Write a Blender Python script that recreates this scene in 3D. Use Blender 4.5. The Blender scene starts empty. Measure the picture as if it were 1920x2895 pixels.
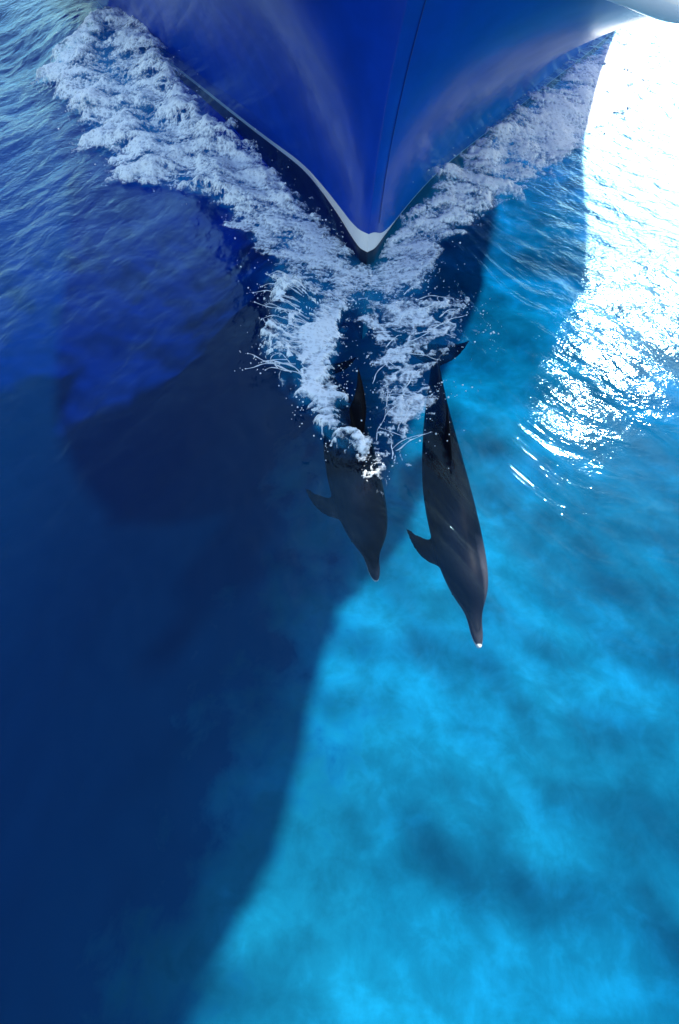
import bpy, math, random
import numpy as np
from mathutils import Vector, Matrix

C = bpy.context.scene.collection
SC = bpy.context.scene
R = math.radians
rng = np.random.default_rng(7)
random.seed(7)

# ------------------------------------------------------------------ camera
cam = bpy.data.cameras.new('camera')
cam.sensor_fit = 'VERTICAL'
cam.angle = R(90)
cam.clip_start = 0.05
cam.clip_end = 6000
cam_o = bpy.data.objects.new('camera', cam)
C.objects.link(cam_o)
cam_o.location = (0, 0, 3.0)
cam_o.rotation_euler = (R(33), 0, 0)
SC.camera = cam_o

# ------------------------------------------------------------------ light
SUN_EL, SUN_AZ = R(37), R(34)          # azimuth from +Y (aft) towards +X (starboard)
world = bpy.data.worlds.new('World')
SC.world = world
world.use_nodes = True
wn = world.node_tree
for n in list(wn.nodes):
    wn.nodes.remove(n)
wo = wn.nodes.new('ShaderNodeOutputWorld')
wb = wn.nodes.new('ShaderNodeBackground')
sky = wn.nodes.new('ShaderNodeTexSky')
sky.sky_type = 'NISHITA'
sky.sun_disc = False
sky.sun_elevation = SUN_EL
sky.sun_rotation = SUN_AZ
sky.air_density = 1.25
sky.dust_density = 0.7
sky.ozone_density = 1.0
wb.inputs['Strength'].default_value = 0.085
wn.links.new(sky.outputs[0], wb.inputs[0])
wn.links.new(wb.outputs[0], wo.inputs[0])

sun = bpy.data.lights.new('sun', 'SUN')
sun.energy = 4.4
sun.angle = R(1.5)
sun.color = (1.0, 0.95, 0.87)
sun_o = bpy.data.objects.new('sun', sun)
C.objects.link(sun_o)
sdir = Vector((math.sin(SUN_AZ) * math.cos(SUN_EL), math.cos(SUN_AZ) * math.cos(SUN_EL), math.sin(SUN_EL)))
sun_o.rotation_euler = (-sdir).to_track_quat('-Z', 'Y').to_euler()
sun_o.location = (20, 40, 40)

SC.view_settings.view_transform = 'Standard'
SC.view_settings.look = 'None'
SC.view_settings.exposure = 1.72
SC.view_settings.gamma = 1.0
SC.view_settings.use_curve_mapping = False
SC.render.engine = 'CYCLES'
cy = SC.cycles
cy.max_bounces = 12
cy.diffuse_bounces = 3
cy.glossy_bounces = 4
cy.transmission_bounces = 6
cy.transparent_max_bounces = 32
cy.volume_bounces = 0
cy.caustics_reflective = False
cy.caustics_refractive = False
cy.use_denoising = True
cy.sample_clamp_indirect = 6.0

# ------------------------------------------------------------------ numpy helpers
PERM = rng.permutation(4096)
GR = rng.uniform(0, 2 * math.pi, 4096)
GX, GY = np.cos(GR), np.sin(GR)
RX, RY = rng.uniform(0, 1, 4096), rng.uniform(0, 1, 4096)


def _h(ix, iy):
    return PERM[(PERM[ix & 4095] + iy) & 4095]


def perlin(x, y):
    ix = np.floor(x).astype(np.int64)
    iy = np.floor(y).astype(np.int64)
    fx, fy = x - ix, y - iy
    u = fx * fx * fx * (fx * (fx * 6 - 15) + 10)
    v = fy * fy * fy * (fy * (fy * 6 - 15) + 10)

    def g(a, b):
        k = _h(ix + a, iy + b)
        return GX[k] * (fx - a) + GY[k] * (fy - b)
    n0 = g(0, 0) * (1 - u) + g(1, 0) * u
    n1 = g(0, 1) * (1 - u) + g(1, 1) * u
    return (n0 * (1 - v) + n1 * v) * 1.5


def fbm(x, y, o=4, gain=0.5, lac=2.03):
    s = np.zeros_like(x)
    a = 1.0
    for i in range(o):
        s += a * perlin(x + 17.3 * i, y - 9.1 * i)
        x, y, a = x * lac, y * lac, a * gain
    return s


def worley(x, y):
    ix = np.floor(x).astype(np.int64)
    iy = np.floor(y).astype(np.int64)
    f1 = np.full(x.shape, 9.0)
    f2 = np.full(x.shape, 9.0)
    for a in (-1, 0, 1):
        for b in (-1, 0, 1):
            k = _h(ix + a, iy + b)
            d = np.hypot(ix + a + RX[k] - x, iy + b + RY[k] - y)
            f2 = np.minimum(f2, np.maximum(f1, d))
            f1 = np.minimum(f1, d)
    return f1, f2


def sstep(a, b, x):
    t = np.clip((x - a) / (b - a), 0, 1)
    return t * t * (3 - 2 * t)


def poly_dist(x, y, pts, closed=True):
    """signed distance (inside positive) to a polygon, or plain distance to an open polyline"""
    d = np.full(x.shape, 1e9)
    inside = np.zeros(x.shape, bool)
    n = len(pts)
    for i in range(n if closed else n - 1):
        x0, y0 = pts[i]
        x1, y1 = pts[(i + 1) % n]
        dx, dy = x1 - x0, y1 - y0
        t = np.clip(((x - x0) * dx + (y - y0) * dy) / (dx * dx + dy * dy + 1e-12), 0, 1)
        d = np.minimum(d, (x - x0 - t * dx) ** 2 + (y - y0 - t * dy) ** 2)
        if closed and y0 != y1:
            c = ((y0 > y) != (y1 > y)) & (x < (x1 - x0) * (y - y0) / (y1 - y0) + x0)
            inside ^= c
    d = np.sqrt(d)
    return np.where(inside, d, -d) if closed else d


def smooth1(a, k):
    if k <= 0:
        return a
    w = np.exp(-0.5 * (np.arange(-3 * k, 3 * k + 1) / k) ** 2)
    w /= w.sum()
    p = np.concatenate([2 * a[0] - a[1:3 * k + 1][::-1], a, 2 * a[-1] - a[-3 * k - 1:-1][::-1]])
    return np.convolve(p, w, 'valid')


# ------------------------------------------------------------------ mesh helpers
def mesh_np(name, V, F, mat=None, smooth=True, parent=None, link=True):
    V = np.asarray(V, np.float32)
    F = np.asarray(F, np.int32)
    me = bpy.data.meshes.new(name)
    k = F.shape[1]
    me.vertices.add(len(V))
    me.vertices.foreach_set('co', V.ravel())
    me.loops.add(F.size)
    me.loops.foreach_set('vertex_index', F.ravel())
    me.polygons.add(len(F))
    me.polygons.foreach_set('loop_start', np.arange(0, F.size, k, dtype=np.int32))
    me.polygons.foreach_set('use_smooth', np.full(len(F), smooth))
    me.update(calc_edges=True)
    me.validate()
    if mat:
        me.materials.append(mat)
    o = bpy.data.objects.new(name, me)
    if link:
        C.objects.link(o)
    if parent:
        o.parent = parent
    return o


def attr(o, name, vals):
    a = o.data.attributes.new(name, 'FLOAT', 'POINT')
    a.data.foreach_set('value', np.asarray(vals, np.float32).ravel())


def grid_faces(nu, nv, closed_v=False):
    i = np.arange(nu - 1)[:, None]
    j = np.arange(nv if closed_v else nv - 1)[None, :]
    j2 = (j + 1) % nv
    a = i * nv + j
    b = i * nv + j2
    return np.stack([a, b, b + nv, a + nv], -1).reshape(-1, 4)


def tag(o, label=None, cat=None, group=None, kind=None):
    if label:
        o['label'] = label
    if cat:
        o['category'] = cat
    if group:
        o['group'] = group
    if kind:
        o['kind'] = kind
    return o


def empty(name, loc):
    o = bpy.data.objects.new(name, None)
    C.objects.link(o)
    o.location = loc
    return o


# ------------------------------------------------------------------ node helper
class NT:
    def __init__(self, name):
        self.m = bpy.data.materials.new(name)
        self.m.use_nodes = True
        self.t = self.m.node_tree
        for n in list(self.t.nodes):
            self.t.nodes.remove(n)
        self.out = self.t.nodes.new('ShaderNodeOutputMaterial')

    def n(self, typ, **kw):
        nd = self.t.nodes.new(typ)
        for k, v in kw.items():
            if k.startswith('i_'):
                key = k[2:]
                key = int(key) if key.isdigit() else key.replace('_', ' ')
                self.put(nd.inputs[key], v)
            else:
                setattr(nd, k, v)
        return nd

    def put(self, sock, v):
        if isinstance(v, bpy.types.NodeSocket):
            self.t.links.new(v, sock)
        elif isinstance(v, bpy.types.Node):
            self.t.links.new(v.outputs[0], sock)
        else:
            sock.default_value = v

    def math(self, op, a, b=0.0, c=None, clamp=False):
        nd = self.n('ShaderNodeMath', operation=op, use_clamp=clamp)
        self.put(nd.inputs[0], a)
        self.put(nd.inputs[1], b)
        if c is not None:
            self.put(nd.inputs[2], c)
        return nd.outputs[0]

    def noise(self, vec, scale, detail=3, rough=0.5, dist=0.0):
        nd = self.n('ShaderNodeTexNoise')
        if vec is not None:
            self.put(nd.inputs['Vector'], vec)
        nd.inputs['Scale'].default_value = scale
        nd.inputs['Detail'].default_value = detail
        nd.inputs['Roughness'].default_value = rough
        nd.inputs['Distortion'].default_value = dist
        return nd.outputs[0]

    def mapping(self, vec, scale=(1, 1, 1), rot=(0, 0, 0)):
        nd = self.n('ShaderNodeMapping')
        self.put(nd.inputs[0], vec)
        nd.inputs['Scale'].default_value = scale
        nd.inputs['Rotation'].default_value = rot
        return nd.outputs[0]

    def ramp(self, fac, stops):
        nd = self.n('ShaderNodeValToRGB')
        self.put(nd.inputs[0], fac)
        el = nd.color_ramp.elements
        while len(el) < len(stops):
            el.new(0.5)
        for e, (p, c) in zip(el, stops):
            e.position = p
            e.color = (*c, 1) if len(c) == 3 else c
        return nd.outputs[0]

    def mixsh(self, f, a, b):
        nd = self.n('ShaderNodeMixShader')
        self.put(nd.inputs[0], f)
        self.put(nd.inputs[1], a)
        self.put(nd.inputs[2], b)
        return nd.outputs[0]

    def attr(self, name):
        return self.n('ShaderNodeAttribute', attribute_name=name).outputs['Fac']


def geo_pos(N):
    return N.n('ShaderNodeNewGeometry').outputs['Position']


def principled(N, **kw):
    p = N.n('ShaderNodeBsdfPrincipled')
    for k, v in kw.items():
        N.put(p.inputs[k.replace('_', ' ')], v)
    return p


# ------------------------------------------------------------------ materials
def make_water():
    N = NT('sea_water')
    pos = geo_pos(N)
    choppy = N.attr('chop')
    wv = N.n('ShaderNodeCombineXYZ', i_0=N.attr('wave_u'), i_1=N.attr('wave_v'))
    a = N.noise(wv.outputs[0], 4.5, 4, 0.55, 0.4)
    m1 = N.mapping(pos, (1.0, 1.6, 1.0))
    b = N.noise(m1, 20.0, 3, 0.55, 0.2)
    hgt = N.math('ADD', N.math('MULTIPLY', a, N.math('MULTIPLY_ADD', choppy, 0.055, 0.016)), N.math('MULTIPLY', b, N.math('MULTIPLY_ADD', choppy, 0.012, 0.0010)))
    bump = N.n('ShaderNodeBump', i_Strength=1.0, i_Distance=1.0, i_Height=hgt)
    bn = bump.outputs[0]
    g = N.n('ShaderNodeNewGeometry')
    dot = N.n('ShaderNodeVectorMath', operation='DOT_PRODUCT')
    N.put(dot.inputs[0], bn)
    N.put(dot.inputs[1], g.outputs['Incoming'])
    c = N.math('ABSOLUTE', dot.outputs['Value'])
    om = N.math('SUBTRACT', 1.0, c, clamp=True)
    f = N.math('MULTIPLY_ADD', N.math('POWER', om, 5.0), 0.98, 0.02, clamp=True)
    tr = N.n('ShaderNodeBsdfTransparent')
    df = N.n('ShaderNodeBsdfDiffuse', i_Color=N.ramp(N.attr('bubble'), [(0.0, (0.0, 0.125, 0.50)), (0.45, (0.01, 0.40, 0.78))]))
    bub = N.attr('bubble')
    body = N.mixsh(N.math('MULTIPLY_ADD', bub, 0.50, N.attr('column'), clamp=True), tr, df)
    gl = N.n('ShaderNodeBsdfGlossy', i_Color=(0.46, 0.82, 1.0, 1), i_Roughness=N.math('MULTIPLY_ADD', choppy, 0.34, 0.04), i_Normal=bn)
    N.t.links.new(N.mixsh(f, body, gl), N.out.inputs[0])
    ab = N.n('ShaderNodeVolumeAbsorption', i_Density=0.44)
    ab.inputs['Color'].default_value = (0.0, 0.795, 0.955, 1)
    N.t.links.new(ab.outputs[0], N.out.inputs[1])
    return N.m


def make_seabed():
    N = NT('sand_seabed')
    pos = geo_pos(N)
    a = N.noise(pos, 0.55, 4, 0.55, 0.15)
    b = N.noise(pos, 2.4, 6, 0.6, 0.3)
    f = N.math('ADD', N.math('MULTIPLY', a, 0.62), N.math('MULTIPLY', b, 0.38))
    col = N.ramp(f, [(0.36, (0.17, 0.16, 0.135)), (0.50, (0.26, 0.25, 0.21)), (0.64, (0.42, 0.405, 0.36))])
    bed_shade = N.ramp(N.math('MULTIPLY_ADD', N.math('SUBTRACT', b, .5), 1.2, N.attr('bed_shade')), [(0.22, (0, 0, 0)), (0.70, (1, 1, 1))])
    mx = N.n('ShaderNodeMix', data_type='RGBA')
    N.put(mx.inputs['Factor'], bed_shade)
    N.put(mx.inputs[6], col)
    mx.inputs[7].default_value = (0.05, 0.085, 0.125, 1)  # dark bluish tone that paints shade into the sand colour
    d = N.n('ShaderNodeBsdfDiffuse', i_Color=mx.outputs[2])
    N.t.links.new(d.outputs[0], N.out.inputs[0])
    return N.m


def make_foam():
    N = NT('sea_foam')
    pos = geo_pos(N)
    a = N.attr('cover')
    fl = N.n('ShaderNodeCombineXYZ', i_0=N.math('MULTIPLY', N.attr('flow_u'), 2.4), i_1=N.attr('flow_v'))
    n1 = N.noise(pos, 38.0, 4, 0.65, 0.3)
    n2 = N.noise(fl.outputs[0], 22.0, 4, 0.65, 0.3)
    n = N.math('MULTIPLY_ADD', n1, 0.5, N.math('MULTIPLY', n2, 0.5))
    wob = N.n('ShaderNodeVectorMath', operation='MULTIPLY_ADD')
    wn3 = N.n('ShaderNodeTexNoise')
    N.put(wn3.inputs['Vector'], pos)
    wn3.inputs['Scale'].default_value = 14.0
    wn3.inputs['Detail'].default_value = 3
    N.put(wob.inputs[0], wn3.outputs['Color'])
    wob.inputs[1].default_value = (.09, .09, .09)
    N.put(wob.inputs[2], pos)
    vo = N.n('ShaderNodeTexVoronoi', feature='DISTANCE_TO_EDGE')
    N.put(vo.inputs['Vector'], wob.outputs[0])
    vo.inputs['Scale'].default_value = 17.0
    web = N.math('SUBTRACT', 1.0, N.math('MULTIPLY', vo.outputs[0], 5.0, clamp=True))
    al = N.math('MULTIPLY_ADD', N.math('SUBTRACT', n, 0.54), 2.2, N.math('MULTIPLY', a, 1.05))
    al = N.math('MULTIPLY_ADD', web, 0.34, al)
    al = N.math('SUBTRACT', al, 0.10, clamp=True)
    bump = N.n('ShaderNodeBump', i_Strength=0.15, i_Distance=0.012, i_Height=n)
    p = principled(N, Base_Color=(0.87, 0.965, 1.0, 1), Roughness=0.55, Normal=bump.outputs[0])
    p.inputs['Specular IOR Level'].default_value = 0.4
    tr = N.n('ShaderNodeBsdfTransparent')
    N.t.links.new(N.mixsh(al, tr, p), N.out.inputs[0])
    return N.m


def make_paint(name, col, rough=0.12, var=0.06, coat=0.6):
    N = NT(name)
    pos = geo_pos(N)
    n = N.noise(pos, 3.0, 5, 0.6)
    lo = tuple(c * (1 - var) for c in col)
    hi = tuple(min(1, c * (1 + var)) for c in col)
    cc = N.ramp(n, [(0.3, lo), (0.7, hi)])
    bump = N.n('ShaderNodeBump', i_Strength=0.25, i_Distance=0.05, i_Height=N.noise(pos, 1.7, 2, 0.5))
    p = principled(N, Base_Color=cc, Roughness=rough, Normal=bump.outputs[0])
    p.inputs['Coat Weight'].default_value = coat
    p.inputs['Coat Roughness'].default_value = 0.10
    N.t.links.new(p.outputs[0], N.out.inputs[0])
    return N.m


def make_skin():
    N = NT('dolphin_skin')
    pos = geo_pos(N)
    top = N.attr('tone')
    n = N.noise(pos, 9.0, 4, 0.6)
    f = N.math('MULTIPLY_ADD', N.math('SUBTRACT', n, 0.5), 0.25, top, clamp=True)
    col = N.ramp(f, [(0.0, (0.003, 0.003, 0.006)), (0.45, (0.006, 0.0065, 0.010)), (0.75, (0.055, 0.052, 0.062)), (1.0, (0.72, 0.70, 0.68))])
    p = principled(N, Base_Color=col, Roughness=0.42)
    p.inputs['Coat Weight'].default_value = 0.0
    p.inputs['Specular IOR Level'].default_value = 0.025
    p.inputs['Coat Roughness'].default_value = 0.2
    N.t.links.new(p.outputs[0], N.out.inputs[0])
    return N.m


def make_droplet():
    N = NT('water_droplet')
    p = principled(N, Base_Color=(0.85, 0.90, 0.94, 1), Roughness=0.12)
    p.inputs['Specular IOR Level'].default_value = 0.8
    N.t.links.new(p.outputs[0], N.out.inputs[0])
    return N.m


M_water, M_bed, M_foam, M_skin, M_drop = make_water(), make_seabed(), make_foam(), make_skin(), make_droplet()
M_blue = make_paint('cobalt_hull_paint', (0.0008, 0.042, 0.38), 0.30, 0.16, 0.28)
M_white = make_paint('white_hull_paint', (0.78, 0.80, 0.80), 0.3, 0.04, 0.3)
M_navy = make_paint('navy_antifouling', (0.008, 0.014, 0.035), 0.4, 0.2, 0.1)
M_dark = make_paint('dark_bulwark_paint', (0.012, 0.012, 0.03), 0.35, 0.2, 0.2)
M_deck = make_paint('grey_deck_paint', (0.35, 0.35, 0.33), 0.6, 0.1, 0.0)
M_black = make_paint('black_rubber', (0.006, 0.006, 0.008), 0.3, 0.1, 0.5)

# ------------------------------------------------------------------ hull lines (metres, boat lies along +Y, stem at about (0.28, 5))
S_KEY = [0, .06, .15, .33, .7, 1.2, 1.8, 2.4, 3.7, 4.6, 6.5, 9, 13, 20]
H_ST = [0, .075, .115, .18, .33, .55, .85, 1.25, 2.10, 2.69, 4.0, 5.3, 6.5, 7.0]
H_PT = [0, .075, .115, .19, .32, .53, .80, 1.25, 2.15, 2.75, 4.1, 5.8, 6.9, 7.4]
D_ST = [(.50, 4.55, 2.32), (.56, 4.55, 2.32), (.66, 4.55, 2.32), (.95, 4.58, 2.30), (1.4, 4.68, 2.23), (1.84, 4.84, 2.12), (2.3, 5.05, 1.98),
        (2.75, 5.35, 1.80), (3.75, 6.1, 1.86), (4.05, 8.3, 1.78), (4.4, 10.5, 1.5), (5.8, 13.5, 1.4), (7.8, 18, 1.5), (8.2, 25, 1.5)]
D_PT = [(.50, 4.55, 2.32), (.44, 4.55, 2.32), (.33, 4.56, 2.31), (.05, 4.65, 2.27), (-.32, 4.95, 2.19), (-.75, 5.5, 2.06), (-.98, 5.98, 1.95),
        (-1.18, 6.5, 1.85), (-1.75, 7.9, 1.56), (-2.5, 9.3, 1.3), (-4.2, 11.3, 1.08), (-6.1, 14, 1.0), (-7.0, 18, 1.0), (-7.5, 25, 1.0)]
NC = 90


def cx(s):
    return 0.28 + 0.05 * s


def columns(H, D, sgn):
    k = np.arange(len(S_KEY))
    u = np.linspace(0, len(S_KEY) - 1, NC)
    s = smooth1(np.interp(u, k, S_KEY), 3)
    s[0] = 0
    h = smooth1(np.interp(u, k, H), 3)
    h[0] = 0
    wl = np.stack([cx(s) + sgn * h, 5.0 + s], 1)
    dk = np.stack([smooth1(np.interp(u, k, [d[i] for d in D]), 4) for i in range(3)], 1)
    dk[0] = D[0]
    return wl, dk


WL_S, DK_S = columns(H_ST, D_ST, 1)
WL_P, DK_P = columns(H_PT, D_PT, -1)


def hull_point(wl, dk, z):
    """point of every column at height z (metres above the waterline, below it negative)"""
    zd = dk[:, 2]
    v = np.clip(z / zd, 0, 1)
    e = v ** 1.9
    xy = wl + (dk[:, :2] - wl) * e[:, None]
    if np.any(np.asarray(z) < 0):
        sh = np.clip(-np.asarray(z), 0, 1.2)
        axis = np.stack([cx(wl[:, 1] - 5.0), wl[:, 1]], 1)
        k = 1 - 0.35 * sh
        xy = axis + (wl - axis) * np.reshape(k, (-1, 1))
        xy[:, 1] += 0.25 * sh
    return np.column_stack([xy, np.broadcast_to(z, zd.shape)])


def strake(name, zlo, zhi, rows, mat, parent, off=0.0):
    """band of the hull shell, both sides in one mesh, from height function zlo to zhi"""
    V = []
    for side, (wl, dk) in enumerate(((WL_P, DK_P), (WL_S, DK_S))):
        rr = []
        for r in range(rows):
            f = r / (rows - 1)
            z = zlo(dk) * (1 - f) + zhi(dk) * f
            rr.append(hull_point(wl, dk, z))
        V.append(np.stack(rr, 1))
    P = np.concatenate([V[0][::-1], V[1][1:]], 0)      # port aft .. stem .. starboard aft
    if off:
        t = np.gradient(P, axis=0)
        w = np.gradient(P, axis=1)
        nn = np.cross(t, w)
        nn /= np.linalg.norm(nn, axis=2, keepdims=True) + 1e-9
        P = P + nn * off
    return mesh_np(name, P.reshape(-1, 3), grid_faces(P.shape[0], rows), mat, True, parent)


# waterline polyline used by the waves and the foam
WLINE = np.concatenate([WL_P[::-1][::2], WL_S[1::2]], 0)
WL_POLY = [tuple(p) for p in WLINE] 

# ------------------------------------------------------------------ foam regions on the water (metres)
LEFT_FOAM = [(.25, 5.0), (-.1, 4.72), (-.643, 4.878), (-1.025, 5.466), (-1.356, 5.977), (-1.725, 6.293), (-2.15, 6.586), (-2.478, 6.543), (-2.847, 6.672), (-2.863, 7.268),
             (-3.228, 7.465), (-3.401, 7.515), (-3.391, 7.985), (-3.851, 8.671), (-4.337, 9.437), (-4.638, 9.712), (-4.526, 10.607), (-3.73, 12.473),
             (-2.9, 10.9), (-2.53, 9.999), (-2.1, 8.793), (-1.62, 7.877), (-1.0, 7.078), (-.48, 6.293), (-.05, 5.5)]
RIGHT_FOAM = [(.3, 5.05), (.55, 4.75), (.858, 4.878), (1.198, 5.329), (1.511, 5.679), (1.848, 6.055), (2.268, 6.543), (2.60, 6.75), (2.85, 7.1), (3.3, 7.7), (4.0, 8.6), (4.7, 9.6), (5.2, 10.6),
              (5.3, 11.6), (4.3, 10.7), (3.3, 9.5), (2.75, 8.7), (2.3, 8.2), (1.55, 7.0), (.93, 6.1), (.50, 5.45)]
STEM_FOAM = [(-.3, 5.4), (-.75, 5.0), (-.72, 4.55), (-.35, 4.2), (.15, 4.0), (.55, 4.1), (.85, 4.4), (1.05, 5.0), (.65, 5.45), (.3, 5.1)]
SPLASH = [(.02, 4.45), (-.3, 4.5), (-.62, 4.45), (-.70, 4.0), (-.66, 3.55), (-.42, 3.25), (-.30, 2.95), (-.15, 2.7), (-.02, 2.5), (.10, 2.45), (.08, 2.8), (.0, 3.1), (-.02, 3.4), (.06, 3.8), (.10, 4.1)]
BACK_SPLASH = [(-.14, 2.75), (-.02, 2.85), (.10, 2.62), (.26, 2.66), (.36, 2.9), (.46, 2.75), (.40, 2.45), (.36, 2.25), (.28, 2.02), (.18, 2.08), (.10, 2.35), (-.02, 2.5)]
WAKE = [(.33, 2.45), (.5, 2.4), (.72, 2.8), (.80, 3.3), (1.02, 3.5), (1.28, 3.95), (1.2, 4.4), (.7, 4.45), (.2, 4.45), (.12, 4.0), (.25, 3.4), (.28, 3.0)]


def near_hull(x, y):
    d = poly_dist(x, y, WL_POLY)
    return -d       # positive outside


RINGS = [(-1.299, 4.971), (-1.508, 5.397), (-1.981, 5.131), (1.325, 3.668), (1.416, 3.934), (1.384, 3.552), (1.376, 4.087), (1.858, 4.878),
         (1.658, 4.192), (1.916, 4.637), (2.128, 5.131), (1.617, 4.522), (1.25, 4.3), (1.75, 5.3), (-1.65, 5.75)]


def wave_uv(x, y):
    xm = np.sqrt((x - 0.3) ** 2 + 0.3)
    return -0.525 * xm + 0.851 * y + 2.0 * (x - .3), 0.851 * xm + 0.525 * y


def sea_height(x, y, d):
    far = np.hypot(x, y)
    lp = 1.0 / (1.0 + (far / 40.0) ** 2)
    u, v = wave_uv(x, y)
    swell = 0.06 * perlin(u * 0.12 + 3, v * 0.35) + 0.045 * perlin(u * 0.30, v * 0.95 + 7) + 0.022 * perlin(u * 0.5 + 9, v * 2.1)
    side = sstep(1.5, 6.0, np.abs(x - 0.3)) * 0.85 + 0.15
    side = np.maximum(side, sstep(7, 11, y))
    swell = swell * np.where(x > .3, .6, 1.15)
    h = swell * (0.3 + 0.7 * side) * (0.35 + 0.65 * lp) + lp * side * (0.014 * fbm(u * 0.9, v * 4.0, 3))
    h += lp * 0.004 * fbm(u * 2.2, v * 3.5, 3)
    sa = y - 5.0
    amp = np.where(x > cx(sa), 0.27 * sstep(0.1, 1.2, sa), 0.32 * sstep(0.5, 2.9, sa)) * (1 - 0.5 * sstep(5, 10, sa))
    wd = 0.30 + 0.16 * np.clip(sa, 0, 8)
    h += amp * np.exp(-(np.maximum(d, 0) / wd) ** 2)
    h -= 0.05 * np.exp(-(np.hypot(x - 0.28, y - 4.95) / 0.45) ** 2)
    for (rx, ry) in RINGS:
        q = np.hypot(x - rx, (y - ry))
        h += (0.012 if rx > 0 else 0.004) * np.cos(q * (60 + 7 * (rx % 3))) * np.exp(-(q / 0.075) ** 2)
    return h


# ------------------------------------------------------------------ sea surface (a closed body of water)
def axis_coords(lo, hi, step, far, g=1.09):
    core = np.arange(lo, hi + step * .5, step)
    outl, outr = [], []
    st, p = step, hi
    while p < far:
        st *= g
        p += st
        outr.append(p)
    st, p = step, lo
    while p > -far:
        st *= g
        p -= st
        outl.append(p)
    return np.array(outl[::-1] + list(core) + outr)


xs = axis_coords(-5.5, 6.0, 0.026, 2500)
ys = axis_coords(-1.5, 12.5, 0.026, 2500)
GXX, GYY = np.meshgrid(xs, ys, indexing='ij')
X, Y = GXX.ravel(), GYY.ravel()
Dh = np.full(X.shape, 50.0)
nearm = (np.abs(X) < 15) & (Y > -3) & (Y < 30)
Dh[nearm] = near_hull(X[nearm], Y[nearm])
Z = sea_height(X, Y, Dh)
nx, ny = len(xs), len(ys)
V = np.stack([X, Y, Z], 1)
F = grid_faces(nx, ny)[:, ::-1]
# skirt and bottom close the volume
top_n = len(V)
ring = np.concatenate([np.arange(0, ny), np.arange(1, nx) * ny + ny - 1, (nx - 1) * ny + np.arange(ny - 2, -1, -1), np.arange(nx - 2, 0, -1) * ny])
low = V[ring].copy()
low[:, 2] = -40.0
V2 = np.concatenate([V, low, [[0, 0, -40.0]]])
m = len(ring)
ii = np.arange(m)
jj = (ii + 1) % m
sk = np.stack([ring[ii], ring[jj], top_n + jj, top_n + ii], 1)
cap = np.stack([top_n + ii, top_n + jj, np.full(m, top_n + m), np.full(m, top_n + m)], 1)
F2 = np.concatenate([F, sk], 0)
sea = mesh_np('sea_water', V2, F2, M_water)
import bmesh
bm = bmesh.new()
bm.from_mesh(sea.data)
bm.verts.ensure_lookup_table()
for a, b in zip(ii, jj):
    bm.faces.new([bm.verts[top_n + int(a)], bm.verts[top_n + int(b)], bm.verts[top_n + m]])
bmesh.ops.recalc_face_normals(bm, faces=bm.faces[:])
bm.to_mesh(sea.data)
bm.free()
tag(sea, 'clear blue sea around the bow, in deep shadow at left and turquoise at right', 'sea', kind='structure')


def foam_density(x, y, d):
    """0..1 how much foam lies at a spot, before the lace is cut out of it"""
    wx = x + 0.10 * fbm(x * 3.1, y * 3.1, 3) + 0.05 * perlin(x * 11, y * 11)
    wy = y + 0.10 * fbm(x * 3.1 + 40, y * 3.1, 3) + 0.05 * perlin(x * 11 + 9, y * 11)
    L = poly_dist(wx, wy, LEFT_FOAM)
    Rr = poly_dist(wx, wy, RIGHT_FOAM)
    S = poly_dist(wx, wy, STEM_FOAM)
    P = poly_dist(wx, wy, SPLASH)
    B = poly_dist(wx, wy, BACK_SPLASH)
    W = poly_dist(wx, wy, WAKE)
    den = np.zeros_like(x)
    den = np.maximum(den, sstep(-.05, .30, L) * 1.0)
    den = np.maximum(den, sstep(-.05, .30, Rr) * 0.92)
    den = np.maximum(den, sstep(-.10, .30, S) * 0.74)
    den = np.maximum(den, sstep(-.04, .16, P) * 0.86)
    den = np.maximum(den, sstep(-.15, .35, W) * 0.36)
    return den, (L, Rr, S, P, B, W)


bubs = np.zeros(top_n)
sel = (X > -6) & (X < 6.5) & (Y > 1.5) & (Y < 14)
dn, _ = foam_density(X[sel], Y[sel], Dh[sel])
bubs[sel] = dn
ball = np.zeros(len(V2))
ball[:top_n] = bubs
attr(sea, 'bubble', ball)
ch = np.zeros(len(V2))
ch[:top_n] = np.clip(0.5 * bubs + 0.9 * sstep(1.9, 2.6, X) * sstep(4.4, 6.2, Y) + .35 * sstep(1.2, 2.0, X) * sstep(2.2, 4.5, Y) + .55 * sstep(-1.6, -3.5, X) * sstep(4, 7.5, Y) + .6 * sstep(12, 18, np.hypot(X, Y)), 0, 1)
attr(sea, 'chop', ch)
dep_ = 4.3 + 6.0 * sstep(-.3, -11.5, V2[:, 0] * 1.5 - .30 * (V2[:, 1] - 1))      # depth of the water column below
attr(sea, 'column', 0.016 + 0.036 * sstep(4.3, 6.2, dep_))
wu_, wv_ = wave_uv(V2[:, 0], V2[:, 1])
attr(sea, 'wave_u', wu_ * 0.30 + 0.55 * sstep(.6, 2.0, V2[:, 0]) * (V2[:, 1] - V2[:, 0]))
attr(sea, 'wave_v', wv_)

# ------------------------------------------------------------------ seabed
bx = axis_coords(-14, 14, 0.12, 2400, 1.12)
by = axis_coords(-10, 22, 0.12, 2400, 1.12)
A, B_ = np.meshgrid(bx, by, indexing='ij')
a, b = A.ravel(), B_.ravel()
zz = -4.3 + 0.26 * fbm(a * 0.33, b * 0.33, 3) + 0.10 * fbm(a * 0.8 + 5, b * 0.8, 2)
zz -= 6.0 * sstep(-.3, -11.5, a - .22 * (b - 1))
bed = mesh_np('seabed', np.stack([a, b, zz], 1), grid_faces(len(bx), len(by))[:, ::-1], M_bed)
attr(bed, 'bed_shade', sstep(1.0, -3.6, a - .20 * (b - .5) + 1.3 * fbm(a * .5, b * .5, 4)))  # painted shade: darkens the left seabed and blurs the shadow edge
tag(bed, 'pale sandy seabed seen through the water', 'seabed', kind='structure')

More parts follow.
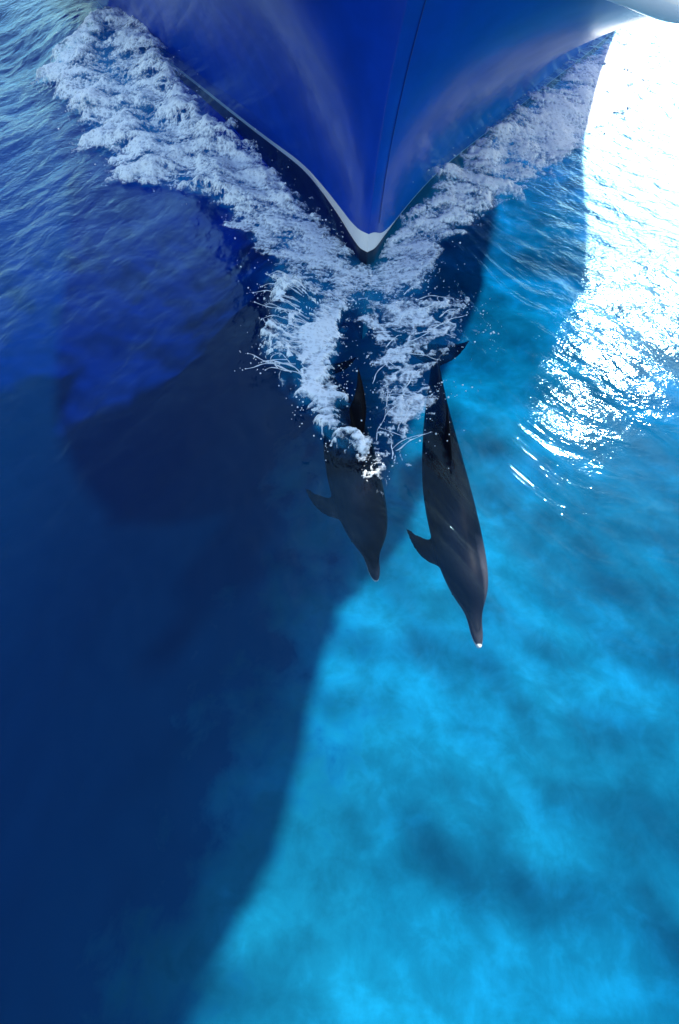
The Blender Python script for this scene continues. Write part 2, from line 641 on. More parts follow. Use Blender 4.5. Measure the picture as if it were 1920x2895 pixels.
# ------------------------------------------------------------------ boat
boat = empty('boat', (0.28, 5.0, 0))
tag(boat, 'cobalt blue boat bow with a white waterline stripe, cutting the water', 'boat')
def stripe_top(dk):
    return 0.29 - 0.14 * sstep(2, 52, np.arange(NC)) if dk is DK_P else 0.29 - 0.165 * sstep(2, 26, np.arange(NC))


bp = [
    strake('hull', lambda dk: stripe_top(dk) - .002, lambda dk: dk[:, 2] - 0.13, 40, M_blue, None),
    strake('boot_stripe', lambda dk: np.full(len(dk), .10), stripe_top, 5, M_white, None, -0.004),
    strake('bottom', lambda dk: np.full(len(dk), -1.2), lambda dk: np.full(len(dk), .10), 10, M_navy, None),
]
for o in bp:
    o.parent = boat
    o.matrix_parent_inverse = Matrix.Translation(-Vector(boat.location))


def attach(o, root):
    o.parent = root
    o.matrix_parent_inverse = Matrix.Translation(-Vector(root.location))
    return o


# white rub rail round the sheer: a closed moulding
P = np.concatenate([DK_P[::-1], DK_S[1:]], 0)
tn = np.gradient(P, axis=0)
nn_ = np.stack([tn[:, 1], -tn[:, 0], tn[:, 0] * 0], 1)
nn_ /= np.linalg.norm(nn_, axis=1, keepdims=True)
mid_ = np.array([0.6, 12.0, 0])
nn_ *= np.where(((P - mid_) * nn_).sum(1) > 0, 1, -1)[:, None]
prof = [(-.05, -.15), (.035, -.14), (.055, -.07), (.04, .01), (-.06, .02), (-.08, -.15)]
Q = np.stack([P + nn_ * o_ + np.array([0, 0, z_]) for o_, z_ in prof], 1)
attach(mesh_np('rub_rail', Q.reshape(-1, 3), grid_faces(len(P), len(prof), True), M_white), boat)
# low bulwark above the rail and the deck
rows = []
b_h = np.concatenate([np.zeros(NC), .36 * sstep(30, 42, np.arange(1, NC))])
for (dz, inn) in ((0.022, 0.01), (0.08, 0.01), (0.14, 0.02), (0.14, 0.09), (0.0, 0.10)):
    q = P.copy()
    q[:, 2] += dz + b_h * (dz > .05) * (dz / .14)
    cxx = cx(q[:, 1] - 5.0)
    q[:, 0] += np.sign(cxx - q[:, 0]) * inn
    rows.append(q)
Q = np.stack(rows, 1)
attach(mesh_np('bulwark', Q.reshape(-1, 3), grid_faces(Q.shape[0], 5), M_dark), boat)
dv, df_ = [], []
for i in range(NC):
    dv += [DK_P[i] + np.array([0, 0, 0.0]), DK_S[i]]
dv = np.array(dv)
df_ = np.array([[2 * i, 2 * i + 1, 2 * i + 3, 2 * i + 2] for i in range(NC - 1)])
attach(mesh_np('deck', dv, df_, M_deck), boat)

# ------------------------------------------------------------------ foam mesh
fx = np.arange(-5.6, 6.2, 0.0095)
ystep = [1.7]
while ystep[-1] < 13.5:
    ystep.append(ystep[-1] + 0.0085 + 0.0020 * max(0, ystep[-1] - 3.0))
fy = np.array(ystep)
A, B_ = np.meshgrid(fx, fy, indexing='ij')
a, b = A.ravel(), B_.ravel()
# skip what is clearly empty
pre = np.zeros(a.shape, bool)
for pl in (LEFT_FOAM, RIGHT_FOAM, STEM_FOAM, SPLASH, BACK_SPLASH, WAKE):
    px = [p[0] for p in pl]
    py = [p[1] for p in pl]
    box = (a > min(px) - .35) & (a < max(px) + .35) & (b > min(py) - .35) & (b < max(py) + .35)
    ix = np.where(box & ~pre)[0]
    pre[ix] = poly_dist(a[ix], b[ix], pl) > -0.34
idx = np.where(pre)[0]
a2, b2 = a[idx], b[idx]
d2 = near_hull(a2, b2)
den, parts_ = foam_density(a2, b2, d2)
# coordinates that follow the flow: along the hull and outwards from it
side = np.where(a2 < cx(b2 - 5), -1.0, 1.0)
fl_u = b2 - d2 * 0.25 + side * 31
fl_v = d2
st = fbm(fl_u * 7.0, fl_v * 2.0, 4, 0.6)
fine = fbm(fl_u * 30, fl_v * 11, 3, 0.6)
wx = a2 + 0.06 * fbm(a2 * 6, b2 * 6, 3)
wy = b2 + 0.06 * fbm(a2 * 6 + 31, b2 * 6, 3)
f1, f2 = worley(wx * 6.0, wy * 4.6)
lace = 1 - sstep(0.0, 0.20, f2 - f1)
f1b, f2b = worley(wx * 15.0 + 5, wy * 12.0)
lace2 = 1 - sstep(0.0, 0.30, f2b - f1b)
ridge = (1 - np.abs(1.5 * perlin(wx * 4.0 + 3, wy * 3.0))) ** 4
ridge2 = (1 - np.abs(1.5 * perlin(wx * 9.0 + 13, wy * 7.0 + 5))) ** 4
rough = fbm(a2 * 2.6, b2 * 2.6, 5, 0.6)
dL, dR, dS, dP, dB, dW = [den * 0 + q for q in parts_]
edge = np.maximum(dL, dR)
bulk = sstep(-.22, .16, edge + .10 * fbm(fl_u * 3, fl_v * 3, 3))
soft = fbm(a2 * 1.7 + 4, b2 * 1.7, 2)
crest = sstep(.0, .2, edge) * (1 - sstep(.45, 1.0, edge))
c_bulk = bulk * (0.43 + 0.26 * crest + 0.32 * st + 0.30 * rough + 0.20 * fine + 0.26 * (lace2 - .4) + 0.22 * (ridge2 - .35)) - 0.3 * (1 - bulk)
c_bulk += 0.25 * sstep(2.3, 2.6, a2) * sstep(.02, .5, dR)
stem = sstep(-.14, .30, dS)
c_stem = stem * (0.60 + 0.38 * rough + 0.42 * (ridge - .4) + 0.34 * (lace2 - .35) + 0.2 * fine) - 0.25 * (1 - stem)
gx, gy = wx * 4.2 + wy * 1.0, wy * 8.5 - wx * 1.5
f1c, f2c = worley(gx, gy)
lace3 = 1 - sstep(0.04, 0.17, f2c - f1c)
spl = sstep(-.10, .10, dP)
core = sstep(-.42, -.12, a2 + .25 * np.clip(3.6 - b2, -1, .3) + .1 * rough) * sstep(.0, .14, dP)
c_spl = spl * (0.08 + 0.60 * core + 0.80 * lace3 + 0.20 * ridge2 + 0.30 * rough + .16 * fine) - 0.30 * (1 - spl)
bk = sstep(-.06, .08, dB)
st2 = fbm((a2 - .25 * b2) * 13, b2 * 3.4, 4, .6)
c_bk = bk * (0.34 + 0.45 * st2 + 0.2 * rough + 0.30 * (ridge2 - .3) + 0.25 * (lace2 - .3) + .15 * fine) - 0.3 * (1 - bk)
wk = sstep(-.14, .18, dW)
c_wk = wk * (0.16 + 0.55 * ridge + 0.45 * ridge2 + 0.30 * rough + .16 * (lace2 - .3) + .12 * fine) - 0.3 * (1 - wk)
cov = np.maximum.reduce([c_bulk, c_stem, c_spl, c_bk, c_wk])
cov = np.where(d2 < 0.012, 0, cov)
keepv = cov > 0.20
mask = np.zeros(a.shape, bool)
mask[idx] = keepv
full = np.full(a.shape, -1, np.int64)
na, nb = len(fx), len(fy)
mk = mask.reshape(na, nb)
quad = mk[:-1, :-1] & mk[1:, :-1] & mk[1:, 1:] & mk[:-1, 1:]
qi, qj = np.where(quad)
q0 = qi * nb + qj
Fq = np.stack([q0, q0 + nb, q0 + nb + 1, q0 + 1], 1)
used = np.unique(Fq)
full[used] = np.arange(len(used))
pos_in = np.full(a.shape, -1, np.int64)
pos_in[idx] = np.arange(len(idx))
k = pos_in[used]
dens = np.clip((cov[k] - 0.20) * 1.75, 0, 1)
base = sea_height(a[used], b[used], d2[k])
thick = 0.010 + dens * (0.022 + 0.020 * soft[k] + 0.006 * rough[k] + 0.004 * st[k])
thick += 0.17 * sstep(-.05, 0.30, dL[k]) * (1 - sstep(.4, 1.3, dL[k])) * (0.7 + 0.5 * soft[k] + .08 * rough[k]) * sstep(5.3, 6.5, b[used])
thick += 0.10 * sstep(2.6, 2.1, a[used]) * sstep(-.05, 0.25, dR[k]) * (1 - sstep(.3, .9, dR[k])) * (0.7 + 0.5 * soft[k] + .08 * rough[k]) * sstep(5.2, 6.2, b[used])
thick += (0.05 + 0.16 * sstep(-.05, -.6, a[used])) * sstep(-.08, .12, dP[k]) * (.85 + .4 * soft[k]) + 0.06 * sstep(-.05, .06, dB[k])
Vf = np.stack([a[used], b[used], base + np.maximum(thick, .006)], 1)
foam = mesh_np('bow_wave_foam', Vf, full[Fq], M_foam)
attr(foam, 'cover', dens)
attr(foam, 'flow_u', fl_u[k])
attr(foam, 'flow_v', fl_v[k])
tag(foam, 'white churned foam of the bow wave along both sides of the blue bow', 'foam', kind='stuff')
print('foam quads', len(Fq), 'sea quads', len(F))


# ------------------------------------------------------------------ dolphins
T_K = [0, .012, .03, .06, .085, .10, .115, .14, .18, .23, .30, .38, .46, .55, .65, .74, .82, .89, .94, .97]
W_K = [.007, .014, .0175, .020, .024, .033, .042, .053, .064, .072, .077, .079, .077, .068, .054, .039, .026, .016, .0105, .008]
H_K = [.006, .011, .014, .016, .021, .033, .046, .058, .068, .078, .086, .090, .087, .077, .062, .048, .037, .027, .016, .009]
ZC_K = [-.010, -.010, -.010, -.009, -.006, 0, .004, .005, .003, 0, 0, 0, 0, 0, 0, 0, 0, 0, 0, 0]


def fin_loft(root_a, root_b, tip, thick, n=9, curve=(0, 0, 0)):
    """closed lens-section fin: root chord a..b, swept to tip; curve pulls the mid-span"""
    a_, b_, t_ = map(np.array, (root_a, root_b, tip))
    cv = np.array(curve)
    V, F = [], []
    m_ = 12
    chord = b_ - a_
    for i in range(n):
        f = i / (n - 1)
        k_ = (1 - f) ** 0.8 * 0.93 + 0.07
        le = a_ + (t_ - a_) * f + cv * math.sin(f * math.pi)
        te = b_ + (t_ - b_) * f + cv * math.sin(f * math.pi) * 0.2 + (a_ - b_) * 0.10 * math.sin(f * math.pi)
        ax = te - le
        span = (t_ - (a_ + b_) / 2)
        nrm = np.cross(chord, span)
        nrm = nrm / np.linalg.norm(nrm)
        th = thick * k_
        for j in range(m_):
            an = 2 * math.pi * j / m_
            p = le + ax * (0.5 - 0.5 * math.cos(an)) + nrm * th * math.sin(an) * (1.0 - 0.35 * (0.5 - 0.5 * math.cos(an)))
            V.append(p)
    for i in range(n - 1):
        for j in range(m_):
            F.append([i * m_ + j, i * m_ + (j + 1) % m_, (i + 1) * m_ + (j + 1) % m_, (i + 1) * m_ + j])
    F.append(list(range(m_))[::-1])
    F.append(list(range((n - 1) * m_, n * m_)))
    return V, F


def straight_dolphin():
    """unit-length dolphin, beak tip at x=0, flukes at x=1, up +z; returns verts, faces (welded to one skin)"""
    V, F = [], []
    n, m_ = 90, 28
    ts = np.linspace(0, .97, n)
    w, h, zc = np.interp(ts, T_K, W_K), np.interp(ts, T_K, H_K), np.interp(ts, T_K, ZC_K)
    w, h, zc = smooth1(w, 1), smooth1(h, 1), smooth1(zc, 1)
    for i in range(n):
        for j in range(m_):
            an = 2 * math.pi * j / m_
            V.append((ts[i], w[i] * math.cos(an), zc[i] + h[i] * math.sin(an)))
    for i in range(n - 1):
        for j in range(m_):
            F.append([i * m_ + j, (i + 1) * m_ + j, (i + 1) * m_ + (j + 1) % m_, i * m_ + (j + 1) % m_])
    F.append(list(range(m_)))
    F.append(list(range((n - 1) * m_, n * m_))[::-1])

    def add(vf):
        o_ = len(V)
        V.extend([tuple(p) for p in vf[0]])
        F.extend([[q + o_ for q in f] for f in vf[1]])
    add(fin_loft((.405, 0, .070), (.585, 0, .050), (.63, 0, .195), .013, 10, (-.03, 0, .02)))
    add(fin_loft((.215, .045, -.030), (.310, .045, -.040), (.372, .150, -.055), .012, 10, (-.03, .02, 0)))
    add(fin_loft((.225, -.040, -.050), (.335, -.040, -.055), (.40, -.085, -.175), .012, 10, (-.02, -.01, 0)))
    for sg in (-1, 1):
        add(fin_loft((.88, sg * .002, 0), (.985, sg * .002, 0), (1.01, sg * .15, 0), .008, 9, (-.02, sg * .01, 0)))
    me = bpy.data.meshes.new('dolphin_raw')
    me.from_pydata(V, [], F)
    me.update()
    o_ = bpy.data.objects.new('dolphin_raw', me)
    C.objects.link(o_)
    b_ = bmesh.new()
    b_.from_mesh(me)
    bmesh.ops.recalc_face_normals(b_, faces=b_.faces[:])
    b_.to_mesh(me)
    b_.free()
    r_ = o_.modifiers.new('r', 'REMESH')
    r_.mode = 'VOXEL'
    r_.voxel_size = 0.0042
    s_ = o_.modifiers.new('s', 'SMOOTH')
    s_.factor = 0.5
    s_.iterations = 16
    dg = bpy.context.evaluated_depsgraph_get()
    ev = o_.evaluated_get(dg).to_mesh()
    co = np.empty(len(ev.vertices) * 3, np.float32)
    ev.vertices.foreach_get('co', co)
    co = co.reshape(-1, 3)
    faces = [tuple(p.vertices) for p in ev.polygons]
    bpy.data.objects.remove(o_)
    return co, faces


DV, DF = straight_dolphin()


def place_dolphin(spine, roll, L_w, label, lit_flank_white_tip, eye_mat):
    """bend the straight dolphin along world spine points (beak to flukes), roll about its axis"""
    sp = np.array(spine, float)
    u = np.linspace(0, 1, 200)
    kk = np.linspace(0, 1, len(sp))
    cur = np.stack([smooth1(np.interp(u, kk, sp[:, i]), 12) for i in range(3)], 1)
    seg = np.concatenate([[0], np.cumsum(np.linalg.norm(np.diff(cur, axis=0), axis=1))])
    Ltot = seg[-1]
    seg /= Ltot

    def frame(t):
        p = np.stack([np.interp(t, seg, cur[:, i]) for i in range(3)], -1)
        q = np.stack([np.interp(np.clip(t + .01, 0, 1), seg, cur[:, i]) for i in range(3)], -1)
        q0 = np.stack([np.interp(np.clip(t - .01, 0, 1), seg, cur[:, i]) for i in range(3)], -1)
        tg = q - q0
        tg /= np.linalg.norm(tg, axis=-1, keepdims=True)
        up = np.array([0, 0, 1.0]) - tg * tg[..., 2:3]
        up /= np.linalg.norm(up, axis=-1, keepdims=True)
        sd = np.cross(up, tg)
        rr = np.interp(t, np.linspace(0, 1, len(roll)), roll)[..., None]
        c_, s_ = np.cos(rr), np.sin(rr)
        return p, sd * c_ + up * s_, up * c_ - sd * s_

    def bend(P_):
        p, sd, up = frame(P_[:, 0])
        return p + (sd * P_[:, 1:2] + up * P_[:, 2:3]) * L_w
    W = bend(DV)
    org = bend(np.array([[.42, 0, 0]]))[0]
    me = bpy.data.meshes.new('dolphin')
    me.from_pydata((W - org).tolist(), [], DF)
    me.update()
    me.polygons.foreach_set('use_smooth', np.ones(len(DF), bool))
    me.materials.append(M_skin)
    o_ = bpy.data.objects.new('dolphin', me)
    C.objects.link(o_)
    o_.location = org
    # countershading: dark cape, grey flanks, pale belly, pale beak tip
    x_, y_, z_ = DV[:, 0], DV[:, 1], DV[:, 2]
    hh = np.interp(x_, T_K, H_K)
    rel = np.clip(z_ / hh, -1.2, 1.2)
    tone = 0.10 + 0.32 * sstep(.35, -.35, rel + .35 * np.sin((x_ - .2) * 7)) + .40 * sstep(-.3, -.9, rel)
    tone = np.where(np.abs(y_) > .085, .05, tone)
    tone = np.where(x_ < .3, tone + .16 * sstep(.3, .12, x_), tone)
    if lit_flank_white_tip:
        tone = np.maximum(tone, .66 * sstep(-.004, -.038, y_) * sstep(.34, .22, x_) * sstep(.02, .05, x_))  # sunlight painted into the skin on one side of the head
        tone = np.maximum(tone, sstep(.014, .006, x_) * 1.0)
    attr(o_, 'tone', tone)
    tag(o_, label, 'dolphin', 'dolphins riding the bow wave')
    bh = np.array([[.165, 0, .0605]])
    bm_ = bmesh.new()
    bmesh.ops.create_uvsphere(bm_, u_segments=12, v_segments=6, radius=.016)
    for v_ in bm_.verts:
        v_.co.z *= .35
        v_.co.y *= .6
        v_.co.y -= 18 * v_.co.x ** 2
    me_ = bpy.data.meshes.new('blowhole')
    bm_.to_mesh(me_)
    bm_.free()
    me_.materials.append(eye_mat)
    bo = bpy.data.objects.new('blowhole', me_)
    C.objects.link(bo)
    bo.parent = o_
    bo.location = bend(bh)[0] - org
    for sg in (-1, 1):
        e = np.array([[.135, sg * .0455, -.010]])
        c_ = bend(e)[0] - org
        bm_ = bmesh.new()
        bmesh.ops.create_uvsphere(bm_, u_segments=12, v_segments=8, radius=.013)
        me_ = bpy.data.meshes.new('eye')
        bm_.to_mesh(me_)
        bm_.free()
        me_.materials.append(eye_mat)
        eo = bpy.data.objects.new('eye', me_)
        C.objects.link(eo)
        eo.parent = o_
        eo.location = c_
    return o_


place_dolphin([(.27, 1.58, -.34), (.20, 2.0, -.26), (.11, 2.45, -.25), (.04, 2.9, -.19), (-.06, 3.35, -.24), (-.19, 3.95, -.40)],
              [R(8), R(12), R(20), R(16), R(0)], 2.6, 'dark dolphin with white splash over its back and its fin out of the water', False, M_black)
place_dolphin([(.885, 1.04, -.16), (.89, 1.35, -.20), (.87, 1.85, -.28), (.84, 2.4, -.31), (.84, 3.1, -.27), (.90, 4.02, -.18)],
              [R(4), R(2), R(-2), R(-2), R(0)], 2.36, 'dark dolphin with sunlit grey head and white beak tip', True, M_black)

# ------------------------------------------------------------------ stem seam on the hull
def hull_strip(name, wl, dk, col_f, z0, z1, w_, mat):
    zs_ = np.linspace(z0, z1, 40)
    L_, R_ = [], []
    for z_ in zs_:
        q = hull_point(wl, dk, np.full(len(dk), z_))
        i0 = col_f
        p_ = q[i0] + (q[i0 + 1] - q[i0]) * 0.5
        t_ = (q[i0 + 2] - q[i0 - 1 if i0 else 0])
        t_ /= np.linalg.norm(t_)
        n_ = np.cross(t_, [0, 0, 1.0])
        n_ /= np.linalg.norm(n_)
        if n_[1] > 0:
            n_ = -n_
        L_.append(p_ - t_ * w_ + n_ * .004)
        R_.append(p_ + t_ * w_ + n_ * .004)
    V_ = np.stack([np.array(L_), np.array([(l + r) / 2 for l, r in zip(L_, R_)]) - np.array([0, .006, 0]), np.array(R_)], 1)
    return attach(mesh_np(name, V_.reshape(-1, 3), grid_faces(len(zs_), 3), mat), boat)


hull_strip('stem_seam', WL_S, DK_S, 10, .34, 2.1, .004, make_paint('seam_dark_blue', (0.001, 0.014, 0.19), 0.3))  # narrow darker blue line up the stem


# ------------------------------------------------------------------ people at the starboard rail (they throw the ragged edge of the shadow)
def cloth(name, col):
    N = NT(name)
    pos = geo_pos(N)
    c = N.ramp(N.noise(pos, 25.0, 4, 0.6), [(.3, tuple(v * .85 for v in col)), (.7, col)])
    p = principled(N, Base_Color=c, Roughness=0.85)
    N.t.links.new(p.outputs[0], N.out.inputs[0])
    return N.m


M_body = cloth('person_skin', (0.42, 0.25, 0.17))
M_hair = cloth('brown_hair', (0.05, 0.03, 0.02))


def deck_z(x, y):
    best = None
    for i in range(NC):
        l_, r_ = DK_P[i], DK_S[i]
        f_ = (x - l_[0]) / max(r_[0] - l_[0], 1e-3)
        if 0 <= f_ <= 1.02:
            yy = l_[1] + (r_[1] - l_[1]) * f_
            if best is None or abs(yy - y) < best[0]:
                best = (abs(yy - y), l_[2] + (r_[2] - l_[2]) * f_)
    return best[1]


def person(x, y, face, lean, arm, shirt, trousers, label):
    K = 1.0
    J = {'pelvis': (0, 0, .95), 'waist': (.02, 0, 1.08), 'chest': (.06 + lean * .25, 0, 1.30), 'neck': (.09 + lean * .42, 0, 1.49), 'head': (.13 + lean * .5, 0, 1.60), 'crown': (.13 + lean * .54, 0, 1.71)}
    E = [('pelvis', 'waist'), ('waist', 'chest'), ('chest', 'neck'), ('neck', 'head'), ('head', 'crown')]
    RAD = {'pelvis': .145, 'waist': .13, 'chest': .155, 'neck': .058, 'head': .098, 'crown': .075}
    for sg, n_ in ((1, 'l'), (-1, 'r')):
        J.update({'hip' + n_: (0, sg * .10, .88), 'knee' + n_: (.04, sg * .12, .48), 'ankle' + n_: (-.02, sg * .13, .09), 'toe' + n_: (.16, sg * .15, .045),
                  'shoulder' + n_: (.07 + lean * .36, sg * .19, 1.41), 'elbow' + n_: (.16 + lean * .35 + arm * .05, sg * .27, 1.16), 'wrist' + n_: (.36 + lean * .35 + arm * .1, sg * .24, 1.04 + arm * .1)})
        E += [('pelvis', 'hip' + n_), ('hip' + n_, 'knee' + n_), ('knee' + n_, 'ankle' + n_), ('ankle' + n_, 'toe' + n_), ('chest', 'shoulder' + n_), ('shoulder' + n_, 'elbow' + n_), ('elbow' + n_, 'wrist' + n_)]
        RAD.update({'hip' + n_: .095, 'knee' + n_: .062, 'ankle' + n_: .045, 'toe' + n_: .038, 'shoulder' + n_: .062, 'elbow' + n_: .042, 'wrist' + n_: .030})
        for q in range(4):
            f0, f1_ = 'kn%s%d' % (n_, q), 'tip%s%d' % (n_, q)
            wx_, wy_, wz_ = J['wrist' + n_]
            J[f0] = (wx_ + .085, wy_ + (q - 1.5) * .02, wz_ - .012)
            J[f1_] = (wx_ + .13 + .012 * (q in (1, 2)), wy_ + (q - 1.5) * .022, wz_ - .06)
            E += [('wrist' + n_, f0), (f0, f1_)]
            RAD[f0], RAD[f1_] = .0095, .0085
        wx_, wy_, wz_ = J['wrist' + n_]
        J['th' + n_] = (wx_ + .06, wy_ - sg * .05, wz_ - .03)
        E += [('wrist' + n_, 'th' + n_)]
        RAD['th' + n_] = .010
    names = list(J)
    me = bpy.data.meshes.new('person')
    me.from_pydata([J[n_] for n_ in names], [(names.index(p), names.index(q)) for p, q in E], [])
    o_ = bpy.data.objects.new('person_raw', me)
    C.objects.link(o_)
    o_.modifiers.new('skin', 'SKIN')
    for i, n_ in enumerate(names):
        sv = me.skin_vertices[0].data[i]
        sv.radius = (RAD[n_], RAD[n_] * (1.25 if n_ in ('pelvis', 'waist', 'chest') else 1.0))
        sv.use_root = n_ == 'pelvis'
    su = o_.modifiers.new('sub', 'SUBSURF')
    su.levels = su.render_levels = 2
    dg = bpy.context.evaluated_depsgraph_get()
    nm = bpy.data.meshes.new_from_object(o_.evaluated_get(dg))
    bpy.data.objects.remove(o_)
    nm.name = 'person'
    nm.materials.clear()
    for m_ in (M_body, shirt, trousers):
        nm.materials.append(m_)
    for p in nm.polygons:
        c_ = p.center
        arm_ = abs(c_.y) > .21
        p.material_index = 2 if .12 < c_.z < .98 and not (arm_ and c_.x > .2) else (1 if .98 <= c_.z < 1.47 and not (arm_ and c_.z < 1.25) else 0)
        p.use_smooth = True
    p_ = bpy.data.objects.new('person', nm)
    C.objects.link(p_)
    p_.location = (x, y, deck_z(x, y) + .005)
    p_.rotation_euler = (0, 0, face)
    tag(p_, label, 'person', 'people at the starboard rail of the bow')
    bm_ = bmesh.new()
    bmesh.ops.create_uvsphere(bm_, u_segments=16, v_segments=10, radius=.108)
    for v_ in bm_.verts:
        if v_.co.z < -.02 and v_.co.x > -.03:
            v_.co *= .82
        v_.co.x *= 1.05
    hm = bpy.data.meshes.new('hair')
    bm_.to_mesh(hm)
    bm_.free()
    hm.materials.append(M_hair)
    for p in hm.polygons:
        p.use_smooth = True
    h_ = bpy.data.objects.new('hair', hm)
    C.objects.link(h_)
    h_.parent = p_
    h_.location = (J['crown'][0] - .02, 0, 1.69)
    return p_


cols = [((0.55, 0.06, 0.05), 'red'), ((0.75, 0.75, 0.72), 'white'), ((0.6, 0.45, 0.08), 'yellow'), ((0.05, 0.25, 0.12), 'green'), ((0.35, 0.35, 0.37), 'grey'), ((0.5, 0.2, 0.35), 'pink'), ((0.7, 0.3, 0.05), 'orange')]
spots = [(1.7, 5.35, R(-95), .5, .4), (2.72, 5.82, R(-75), .5, 1.0), (3.1, 5.95, R(-70), .4, .5), (3.4, 6.15, R(-60), .6, .2), (3.6, 6.6, R(-45), .4, .8), (2.85, 6.6, R(-70), .2, .2), (3.7, 7.5, R(-30), .2, .3)]
M_tr = cloth('dark_shorts', (0.03, 0.04, 0.08))
place_words = ['closest to the stem', 'second from the stem', 'third from the stem', 'fourth from the stem', 'second from the aft end', 'standing behind the row', 'furthest aft of the row']
for (sx, sy, fa, le, ar), (cc, cn), pw in zip(spots, cols, place_words):
    person(sx, sy, fa, le, ar, cloth(cn + '_shirt', cc), M_tr, 'person in %s shirt leaning at the bow rail, %s' % (cn, pw))

# ------------------------------------------------------------------ spray droplets thrown off the foam
ico = bmesh.new()
bmesh.ops.create_icosphere(ico, subdivisions=1, radius=1.0)
ico.verts.ensure_lookup_table()
IV = np.array([v.co[:] for v in ico.verts])
IF = np.array([[v.index for v in f.verts] for f in ico.faces])
ico.free()


def spray(name, poly, n, lo, hi, zmax, rmin, rmax, label):
    px = [p[0] for p in poly]
    py = [p[1] for p in poly]
    x = rng.uniform(min(px) - .4, max(px) + .4, n * 14)
    y = rng.uniform(min(py) - .4, max(py) + .4, n * 14)
    d = poly_dist(x, y, poly)
    pr_ = np.exp(-((d - lo) / hi) ** 2) * (0.08 + sstep(.0, .7, fbm(x * 4, y * 4, 3)))
    pr_ *= near_hull(x, y) > .03
    kk = np.where(rng.uniform(0, 1, len(x)) < pr_ * .8)[0][:n]
    x, y = x[kk], y[kk]
    z = sea_height(x, y, near_hull(x, y)) + zmax * rng.uniform(0, 1, len(x)) ** 2.2 + .004
    r = rmin + (rmax - rmin) * rng.uniform(0, 1, len(x)) ** 4
    sc = r[:, None, None] * (1 + rng.uniform(-.25, .35, (len(x), 1, 3)))
    Vd = IV[None] * sc + np.stack([x, y, z], 1)[:, None]
    Fd = IF[None] + (np.arange(len(x)) * len(IV))[:, None, None]
    o_ = mesh_np(name, Vd.reshape(-1, 3), Fd.reshape(-1, 3), M_drop)
    return tag(o_, label, 'spray', kind='stuff')


spray('spray_droplets', LEFT_FOAM, 900, -.03, .10, .2, .003, .010, 'fine white spray flung off the outer edge of the left bow wave')
spray('spray_droplets', RIGHT_FOAM, 800, -.02, .12, .2, .004, .012, 'fine white spray flung off the edge of the right bow wave')
spray('spray_droplets', SPLASH, 380, -.03, .10, .25, .003, .010, 'white droplets scattered around the splash left of the left dolphin')
spray('spray_droplets', WAKE, 380, -.02, .16, .12, .003, .010, 'white droplets scattered between the two dolphins')
spray('spray_droplets', STEM_FOAM, 200, -.05, .16, .15, .003, .010, 'white droplets scattered ahead of the stem')


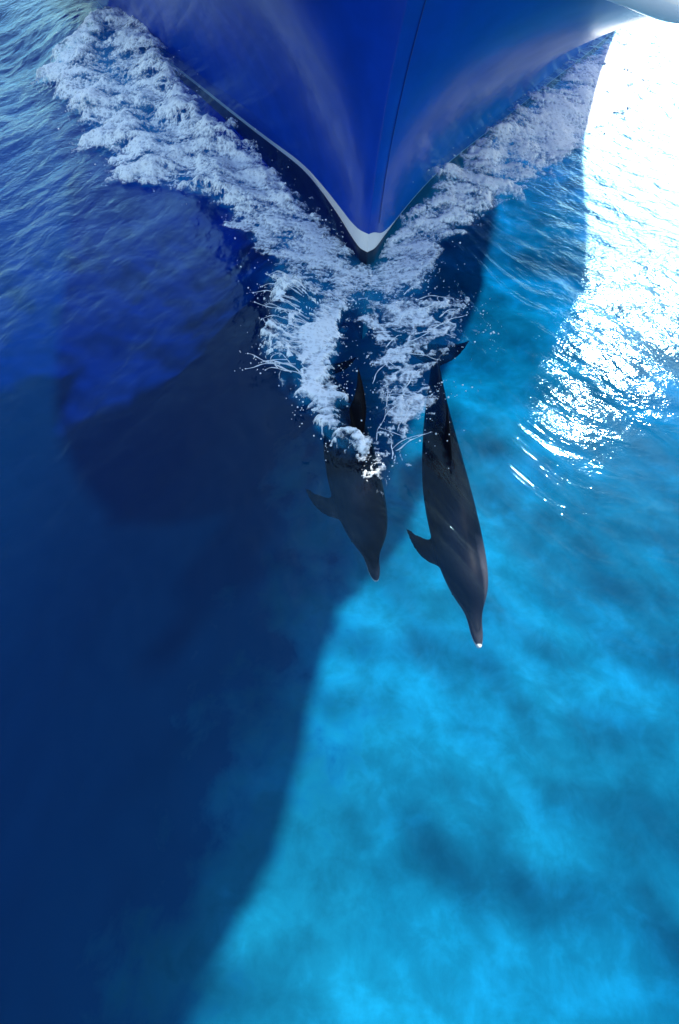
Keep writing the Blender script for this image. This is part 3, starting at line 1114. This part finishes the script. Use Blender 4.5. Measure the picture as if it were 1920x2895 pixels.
# ------------------------------------------------------------------ ropes of water flung out of the splashes
def strands(name, starts, aim, spread, lmin, lmax, rise, rad, label):
    V_, F_ = [], []

    def tube(pts, r0, r1):
        n_ = len(pts)
        o_ = len(V_)
        for i, p in enumerate(pts):
            t_ = pts[min(i + 1, n_ - 1)] - pts[max(i - 1, 0)]
            t_ = t_ / (np.linalg.norm(t_) + 1e-9)
            a_ = np.cross(t_, [0, 0, 1.0])
            a_ /= np.linalg.norm(a_) + 1e-9
            b2_ = np.cross(a_, t_)
            rr = (r0 + (r1 - r0) * i / (n_ - 1)) * (1 + .45 * math.sin(i * 1.7 + pts[0][0] * 40))
            for q in range(5):
                an = q * 2 * math.pi / 5
                V_.append(p + (a_ * math.cos(an) + b2_ * math.sin(an)) * rr)
        for i in range(n_ - 1):
            for q in range(5):
                F_.append([o_ + i * 5 + q, o_ + i * 5 + (q + 1) % 5, o_ + (i + 1) * 5 + (q + 1) % 5, o_ + (i + 1) * 5 + q])

    def bead(p, r):
        o_ = len(V_)
        for v_ in IV:
            V_.append(p + v_ * r)
        for f_ in IF:
            F_.append([o_ + f_[0], o_ + f_[1], o_ + f_[2], o_ + f_[2]])
    lines = []
    for (x, y) in starts:
        a_ = aim + rng.normal(0, spread)
        L_ = rng.uniform(lmin, lmax)
        n_ = 14
        f = np.linspace(0, 1, n_)
        ph = rng.uniform(0, 99)
        wob = .035 * perlin(f * 2.6 + ph, f * 0 + ph) * L_ / .4
        px = x + math.cos(a_) * L_ * f - math.sin(a_) * wob
        py = y + math.sin(a_) * L_ * f + math.cos(a_) * wob + .05 * f * f * rng.normal()
        pz = sea_height(px, py, near_hull(px, py)) + .03 + rise * np.sin(f * rng.uniform(1.4, 2.8)) * rng.uniform(.4, 1)
        P_ = np.stack([px, py, pz], 1)
        lines.append(P_)
        tube(P_, rad * rng.uniform(.7, 1.3), rad * .3)
        bead(P_[-1], rad * rng.uniform(.8, 1.5))
        for q in range(rng.integers(1, 4)):
            bead(P_[-1] + np.array([math.cos(a_), math.sin(a_), .1]) * (.02 + .03 * q) + rng.normal(0, .01, 3), rad * rng.uniform(.35, .9))
    for i in range(len(lines) - 1):                       # thin webs between neighbours
        if rng.uniform() < .75:
            k1, k2 = rng.integers(3, 12), rng.integers(3, 12)
            p0, p1 = lines[i][k1], lines[i + 1][k2]
            if np.linalg.norm(p1 - p0) < .3:
                f = np.linspace(0, 1, 8)[:, None]
                tube(p0 + (p1 - p0) * f + np.array([-.03, .02, .0]) * np.sin(f * math.pi), rad * .55, rad * .5)
    Vn = np.array(V_)
    me = bpy.data.meshes.new(name)
    me.from_pydata(Vn.tolist(), [], [f[:3] if f[2] == f[3] else f for f in F_])
    me.polygons.foreach_set('use_smooth', np.ones(len(me.polygons), bool))
    me.materials.append(M_drop)
    o_ = bpy.data.objects.new(name, me)
    C.objects.link(o_)
    return tag(o_, label, 'splash', kind='stuff')


yy = np.linspace(3.25, 4.45, 24)
strands('splash_strands', [(-.28 + .10 * math.sin(y * 7) + rng.normal(0, .06), y) for y in yy], R(172), .30, .18, .46, .14, .0065, 'white ropes of water flung out to the left beside the left dolphin')
yy = np.linspace(3.55, 4.4, 11)
strands('splash_strands', [(.62 + rng.normal(0, .16), y) for y in yy], R(8), .55, .15, .42, .09, .0048, 'white ropes of water over the tail of the right dolphin')
yy = np.linspace(2.4, 3.2, 10)
strands('splash_strands', [(.42 + rng.normal(0, .07), y) for y in yy], R(65), .5, .12, .32, .08, .0042, 'white ropes of water right of the left dolphin')
